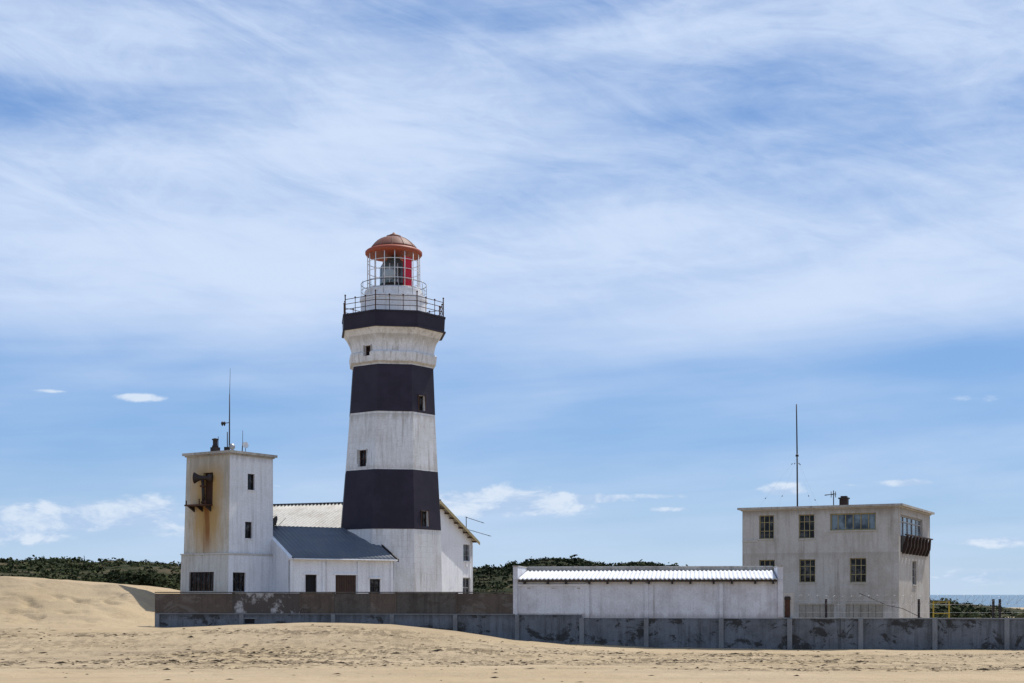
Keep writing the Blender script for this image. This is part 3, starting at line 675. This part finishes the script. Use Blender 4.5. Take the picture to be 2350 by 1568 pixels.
# ---------------------------------------------------------------- signal station building
ss=empty('signal_station_building')
Cn=(23.12,85.0); me_=(.895,-.445); l=math.hypot(*me_); me_=(me_[0]/l,me_[1]/l); mb=(-me_[1],me_[0])
ML=9.66; M0=(Cn[0]-me_[0]*ML,Cn[1]-me_[1]*ML)
MF=Fac(M0,me_,(-mb[0],-mb[1])); SF=Fac(Cn,mb,me_); SL=SF.u(2134); zT=7.88
hs=[MF.rect(1742,1776,1183,1237),MF.rect(1833,1869,1181,1236),MF.rect(1905,2010,1178,1217),
    MF.rect(1742,1778,1285,1338),MF.rect(1834,1871,1284,1337),MF.rect(1950,1988,1281,1337),
    MF.rect(1833,1914,1386,1424),MF.rect(1941,2027,1386,1424)]
fac_wall('seaward_wall',MF,0,ML,-.3,zT,hs,M['grey_plaster'],ss)
for i in (0,1,3,4,5):
    window(MF,hs[i],3,3,M['cream_frame'],M['glass_dark'],ss,sill=M['grey_trim'],fw=.055,top=.3)
for i,a,b,c_ in ((0,.08,.30,.25),(3,.65,.9,.1),(5,.1,.3,.3)):
    r=hs[i]; W_=r[1]-r[0]; MF.box('curtain',r[0]+W_*a,r[0]+W_*b,-.178,-.172,r[2]+.1+c_,r[3]-.2,M['curtain'],ss)
window(MF,hs[2],6,1,M['cream_frame'],M['glass_blue'],ss,sill=M['grey_trim'],fw=.07)
for i in (6,7):
    r=hs[i]; MF.box('boarded_opening',r[0],r[1],-.1,-.05,r[2],r[3],M['shutter_boards'],ss)
    for k in range(1,5):
        u=r[0]+(r[1]-r[0])*k/5; MF.box('board_gap',u-.012,u+.012,-.05,-.046,r[2],r[3],M['dark_steel'],ss)
    MF.box('boarded_lintel',r[0]-.1,r[1]+.1,.002,.05,r[3]+.002,r[3]+.1,M['grey_trim'],ss)
MF.box('string_course',0,MF.u(1740),.002,.05,MF.z(1720,1244),MF.z(1720,1240),M['grey_trim'],ss)
sw=SF.rect(2067,2117,1187,1236); s2=SF.rect(2094,2103,1288,1342)
sw=(max(sw[0],.12),sw[1],sw[2],sw[3])
fac_wall('side_wall',SF,0,SL,-.3,zT,[sw,s2],M['grey_plaster'],ss)
window(SF,sw,5,2,M['grey_frame'],M['glass_blue'],ss,fw=.09,top=.3)
window(SF,s2,1,3,M['grey_frame'],M['glass_dark'],ss,fw=.05,sill=M['grey_trim'])
u0,u1=sw[0],SF.u(2127); zb0,zb1=SF.z(2096,1274),SF.z(2096,1234)
for i in range(8):
    u=u0+(u1-u0)*(i+.5)/8
    prism('balcony_slat',Fac(SF.pt(u,0,0)[:2],SF.n,SF.e),[(0,zb0),(.14,zb0),(.32,zb0+.45),(.36,zb1),(.27,zb1),(.0,zb0+.35)],-.11,.11,M['balcony_rust'],ss)
SF.box('balcony_rail',u0-.05,u1+.05,.26,.40,zb1,zb1+.07,M['balcony_rust'],ss)
SF.box('balcony_back',u0,u1,.002,.05,zb0+.1,zb1,M['black'],ss)
MF.box('rear_wall',0,ML,-SL,-SL+.2,-.3,zT-.01,M['grey_plaster'],ss)
MF.box('left_wall',0,.02,-SL,0,-.3,zT-.01,M['grey_plaster'],ss)
MF.box('roof_fillet',-.08,ML+.08,-SL-.08,.08,zT-.005,zT+.07,M['grey_trim'],ss)
MF.box('roof_slab',-.26,ML+.26,-SL-.26,.26,zT+.07,zT+.2,M['slab_concrete'],ss)
zR=zT+.2
cm=empty('chimney'); q=PY(1937,88)
obox('chimney_stack',q,me_,mb,-.24,.24,-.22,.22,zR,zR+.48,M['balcony_rust'],cm)
obox('chimney_cap',q,me_,mb,-.30,.30,-.28,.28,zR+.48,zR+.56,M['dark_steel'],cm)
obox('chimney_pot',q,me_,mb,-.18,.18,-.16,.16,zR+.56,zR+.66,M['balcony_rust'],cm)
rm_=empty('radio_mast'); q=PY(1830,88.5); zm=zf(928,88.5)
cyl('mast_base',(q[0],q[1],zR-.05),(q[0]-.02,q[1],zf(1040,88.5)),.05,.045,M['dark_steel'],rm_,8)
cyl('mast_tip',(q[0]-.02,q[1],zf(1040,88.5)),(q[0]-.06,q[1],zm),.045,.035,M['dark_steel'],rm_,8)
cyl('mast_clamp',(q[0]-.02,q[1],zf(1048,88.5)),(q[0]-.02,q[1],zf(1044,88.5)),.1,.1,M['dark_steel'],rm_,8)
for px,Y in ((1740,89),(1787,86.5),(1880,91),(1862,86.3)):
    g_=PY(px,Y)
    pA=Vector((q[0]-.02,q[1],zf(1050,88.5))); pB=Vector((g_[0],g_[1],zR))
    wire('guy_wire',[pA,pB],.0022,M['galv'],rm_)
    for f_ in (.12,.8):
        c_=pA.lerp(pB,f_); cyl('guy_insulator',c_,c_+(pB-pA).normalized()*.09,.025,.025,M['dark_steel'],rm_,6)
ya=empty('rooftop_antenna'); q=PY(1913,88)
cyl('antenna_pole',(q[0],q[1],zR),(q[0],q[1],zf(1126,88)),.03,.03,M['dark_steel'],ya,6)
cyl('antenna_boom',(q[0]-.55,q[1],zf(1137,88)),(q[0]+.15,q[1],zf(1133,88)),.025,.025,M['dark_steel'],ya,6)
for d in (-.5,-.3,-.1,.1): cyl('antenna_element',(q[0]+d,q[1]-.25,zf(1136,88)),(q[0]+d,q[1]+.25,zf(1136,88)),.015,.015,M['dark_steel'],ya,5)
for d in (-.15,.12): cyl('antenna_element',(q[0]+d,q[1],zf(1142,88)),(q[0]+d,q[1],zf(1128,88)),.02,.02,M['dark_steel'],ya,5)
# ---------------------------------------------------------------- razor wire, posts, etc
rw=empty('razor_wire_fence')
u0,u1=WL.u(1830),uE; pts=[];n_=int((u1-u0)/.42*16)
for i in range(n_):
    u=u0+(u1-u0)*i/n_; a=2*math.pi*i/16; pts.append(WL.pt(u+.16*math.sin(a),-.3+.24*math.cos(a),2.36+.24*math.sin(a+.6)+.03*math.sin(u*1.7)))
wire('razor_coil',pts,.006,M['galv'],rw)
for h in (1.75,2.14,2.36): wire('strand',[WL.pt(u0,-.3,h),WL.pt(u1,-.3,h+.01)],.004,M['galv'],rw)
for px in (1897,2111,2283,2298,2460):
    x=WL.u(px); WL.box('fence_post',x-.055,x+.055,-.40,-.31,1.2,2.42,M['dark_steel'],rw)
wire('pipe_rail',[WL.pt(WL.u(1975),-.6,2.72),WL.pt(WL.u(2040),-.6,2.1),WL.pt(WL.u(2075),-.6,1.95),WL.pt(WL.u(2125),-.6,1.42)],.018,M['dark_steel'],rw)
yf=empty('yellow_barrier_frame'); q0=PY(2142,92); q1=PY(2178,92)
for x in (q0[0],q1[0]): obox('frame_post',(x,92),(1,0),(0,1),-.04,.04,-.05,.05,0,zf(1380,92),M['yellow_paint'],yf)
obox('frame_rail',(q0[0],92),(1,0),(0,1),.04,q1[0]-q0[0]-.04,-.04,.04,zf(1383,92),zf(1381,92),M['yellow_paint'],yf)
obox('frame_rail',(q0[0],92),(1,0),(0,1),.04,q1[0]-q0[0]-.04,-.04,.04,zf(1409,92),zf(1407,92),M['yellow_paint'],yf)

# ---------------------------------------------------------------- light and sky
sun_az=math.radians(40); sun_el=math.radians(58)
sd_=Vector((math.sin(sun_az)*math.cos(sun_el),math.cos(sun_az)*math.cos(sun_el),math.sin(sun_el)))
su=bpy.data.lights.new('sun','SUN'); su.energy=5.0; su.angle=math.radians(.5); su.color=(1,.95,.87)
so=bpy.data.objects.new('sun',su); link(so); so.rotation_euler=sd_.to_track_quat('Z','Y').to_euler()
w=bpy.data.worlds.new('World'); S.world=w; w.use_nodes=True; t=NT(w)
sky=t.n('ShaderNodeTexSky',sky_type='NISHITA'); sky.sun_disc=False; sky.sun_elevation=sun_el; sky.sun_rotation=sun_az; sky.air_density=1.0; sky.dust_density=.4; sky.ozone_density=3.0
tc=t.n('ShaderNodeTexCoord').outputs['Generated']; sx=t.n('ShaderNodeSeparateXYZ'); t.l(tc,sx.inputs[0])
X,Y,Z=sx.outputs
hor=t.math('SQRT',t.math('ADD',t.math('MULTIPLY',X,X),t.math('MULTIPLY',Y,Y)))
az=t.math('ARCTAN2',X,Y); el=t.math('DIVIDE',Z,t.math('MAXIMUM',hor,.05))
def cvec(a,b,c=0.0):
    x=t.n('ShaderNodeCombineXYZ'); t.set(x.inputs[0],a); t.set(x.inputs[1],b); t.set(x.inputs[2],c); return x.outputs[0]
def blob(px,py,sxp,syp):
    a0=math.atan((px-HX)/F); e0=(HY-py)/F
    a=t.math('DIVIDE',t.math('SUBTRACT',az,a0),sxp/F); b=t.math('DIVIDE',t.math('SUBTRACT',el,e0),syp/F)
    return t.math('EXPONENT',t.math('MULTIPLY',t.math('ADD',t.math('MULTIPLY',a,a),t.math('MULTIPLY',b,b)),-1.0))
prof_=t.ramp(t.math('MULTIPLY',el,2.0,clamp=True),[(0,.42),(.08,.34),(.16,.24),(.23,.22),(.31,.32),(.38,.62),(.47,.72),(.59,.60),(.66,.46),(.78,.52),(1,.42)])
s1=t.noise(cvec(t.math('MULTIPLY',az,3.0),t.math('ADD',t.math('MULTIPLY',el,13.0),t.math('MULTIPLY',az,-1.6)),3.1),1.0,5,.5,.4)
s2_=t.noise(cvec(t.math('ADD',t.math('MULTIPLY',az,9.0),t.math('MULTIPLY',el,5.0)),t.math('ADD',t.math('MULTIPLY',el,24.0),t.math('MULTIPLY',az,3.5)),7.7),1.0,9,.62,.8)
s3=t.noise(cvec(t.math('MULTIPLY',az,4.0),t.math('ADD',t.math('MULTIPLY',el,55.0),t.math('MULTIPLY',az,-3.0)),1.7),1.0,7,.58,.3)
s4=t.noise(cvec(t.math('MULTIPLY',az,30.0),t.math('ADD',t.math('MULTIPLY',el,60.0),t.math('MULTIPLY',az,14.0)),2.2),1.0,6,.6,.8)
dens=t.math('ADD',prof_,t.math('MULTIPLY',t.math('SUBTRACT',s1,.5),1.15))
hi=t.sstep(el,.16,.26)
dens=t.math('ADD',dens,t.math('MULTIPLY',t.math('MULTIPLY',t.math('SUBTRACT',s2_,.5),1.05),t.math('ADD',.2,t.math('MULTIPLY',hi,.8))))
dens=t.math('ADD',dens,t.math('MULTIPLY',t.math('SUBTRACT',s3,.5),.42))
dens=t.math('ADD',dens,t.math('MULTIPLY',t.math('MULTIPLY',t.math('SUBTRACT',s4,.5),.30),hi))
for px,py,a,b,k in [(60,285,300,60,-.35),(120,30,260,60,-.15),(1450,190,420,50,-.2),(1550,290,260,40,-.2),(350,940,600,70,-.12),(2300,850,330,70,-.30),(1500,1000,700,90,-.1),(820,330,260,90,.3),(450,400,260,70,.15),(250,640,600,130,.22),(1100,640,700,110,.15),(1900,700,450,60,.2),(2250,60,300,80,.25),(1500,520,400,60,.15),(1900,900,300,25,.12),(500,880,350,22,.15)]:
    dens=t.math('ADD',dens,t.math('MULTIPLY',blob(px,py,a,b),k))
dens=t.sstep(dens,-.15,1.12)
cn=t.noise(cvec(t.math('MULTIPLY',az,26.0),t.math('MULTIPLY',el,58.0),5.0),1.0,9,.62,.3)
cu=None
for px,py,a,b,k in [(180,1195,290,42,1.15),(330,1172,130,30,1.0),(40,1228,150,34,1.0),(300,1225,130,16,.8),(1110,1153,140,36,1.35),(1230,1153,160,30,1.35),(1350,1145,100,14,1.2),(1400,1141,70,8,1.0),(1500,1140,100,8,.75),(1520,1170,60,7,.65),(1797,1130,50,16,1.3),(2085,1118,65,10,1.1),(1950,1121,40,5,.65),(305,927,62,10,.85),(130,920,60,6,.5),(2300,1250,130,13,.9),(2300,1325,220,22,.8),(1380,1260,250,8,.35),(2250,935,200,14,.35),(700,1120,200,10,.4)]:
    x=t.math('MULTIPLY',blob(px,py,a,b),k); cu=x if cu is None else t.math('MAXIMUM',cu,x)
cum=t.sstep(t.math('ADD',cu,t.math('MULTIPLY',t.math('SUBTRACT',cn,.5),1.9)),.36,.85)
cum=t.math('MULTIPLY',cum,t.sstep(cu,.06,.3))
air=t.ramp(t.math('MULTIPLY',el,2.0,clamp=True),[(0,(.43,.62,.80)),(.08,(.33,.54,.80)),(.2,(.235,.45,.80)),(.4,(.20,.40,.78)),(.7,(.165,.335,.70)),(1,(.12,.27,.62))])
sc10=t.n('ShaderNodeVectorMath',operation='SCALE'); t.l(air,sc10.inputs[0]); sc10.inputs['Scale'].default_value=10.0
fade=t.math('SUBTRACT',.85,t.math('MULTIPLY',t.sstep(el,.5,1.5),.7))
base=t.mix(fade,sky.outputs[0],sc10.outputs[0])
STR=.1
c=t.mix(dens,base,(6.3,7.5,9.6))
shade=t.mix(t.sstep(cn,.42,.62),(4.6,6.1,8.4),(7.4,8.3,9.5))
c=t.mix(t.math('MULTIPLY',cum,.85),c,shade)
bg=t.n('ShaderNodeBackground'); t.l(c,bg.inputs[0]); bg.inputs[1].default_value=STR
ow=t.n('ShaderNodeOutputWorld'); t.l(bg.outputs[0],ow.inputs[0])
# ---------------------------------------------------------------- camera
cd=bpy.data.cameras.new('camera'); cd.sensor_width=36; cd.lens=F*36/2350; cd.shift_x=0; cd.shift_y=(HY-784)/2350; cd.clip_start=.1; cd.clip_end=60000
co=bpy.data.objects.new('camera',cd); link(co); co.location=(0,0,CZ); co.rotation_euler=(math.radians(90),0,0); S.camera=co
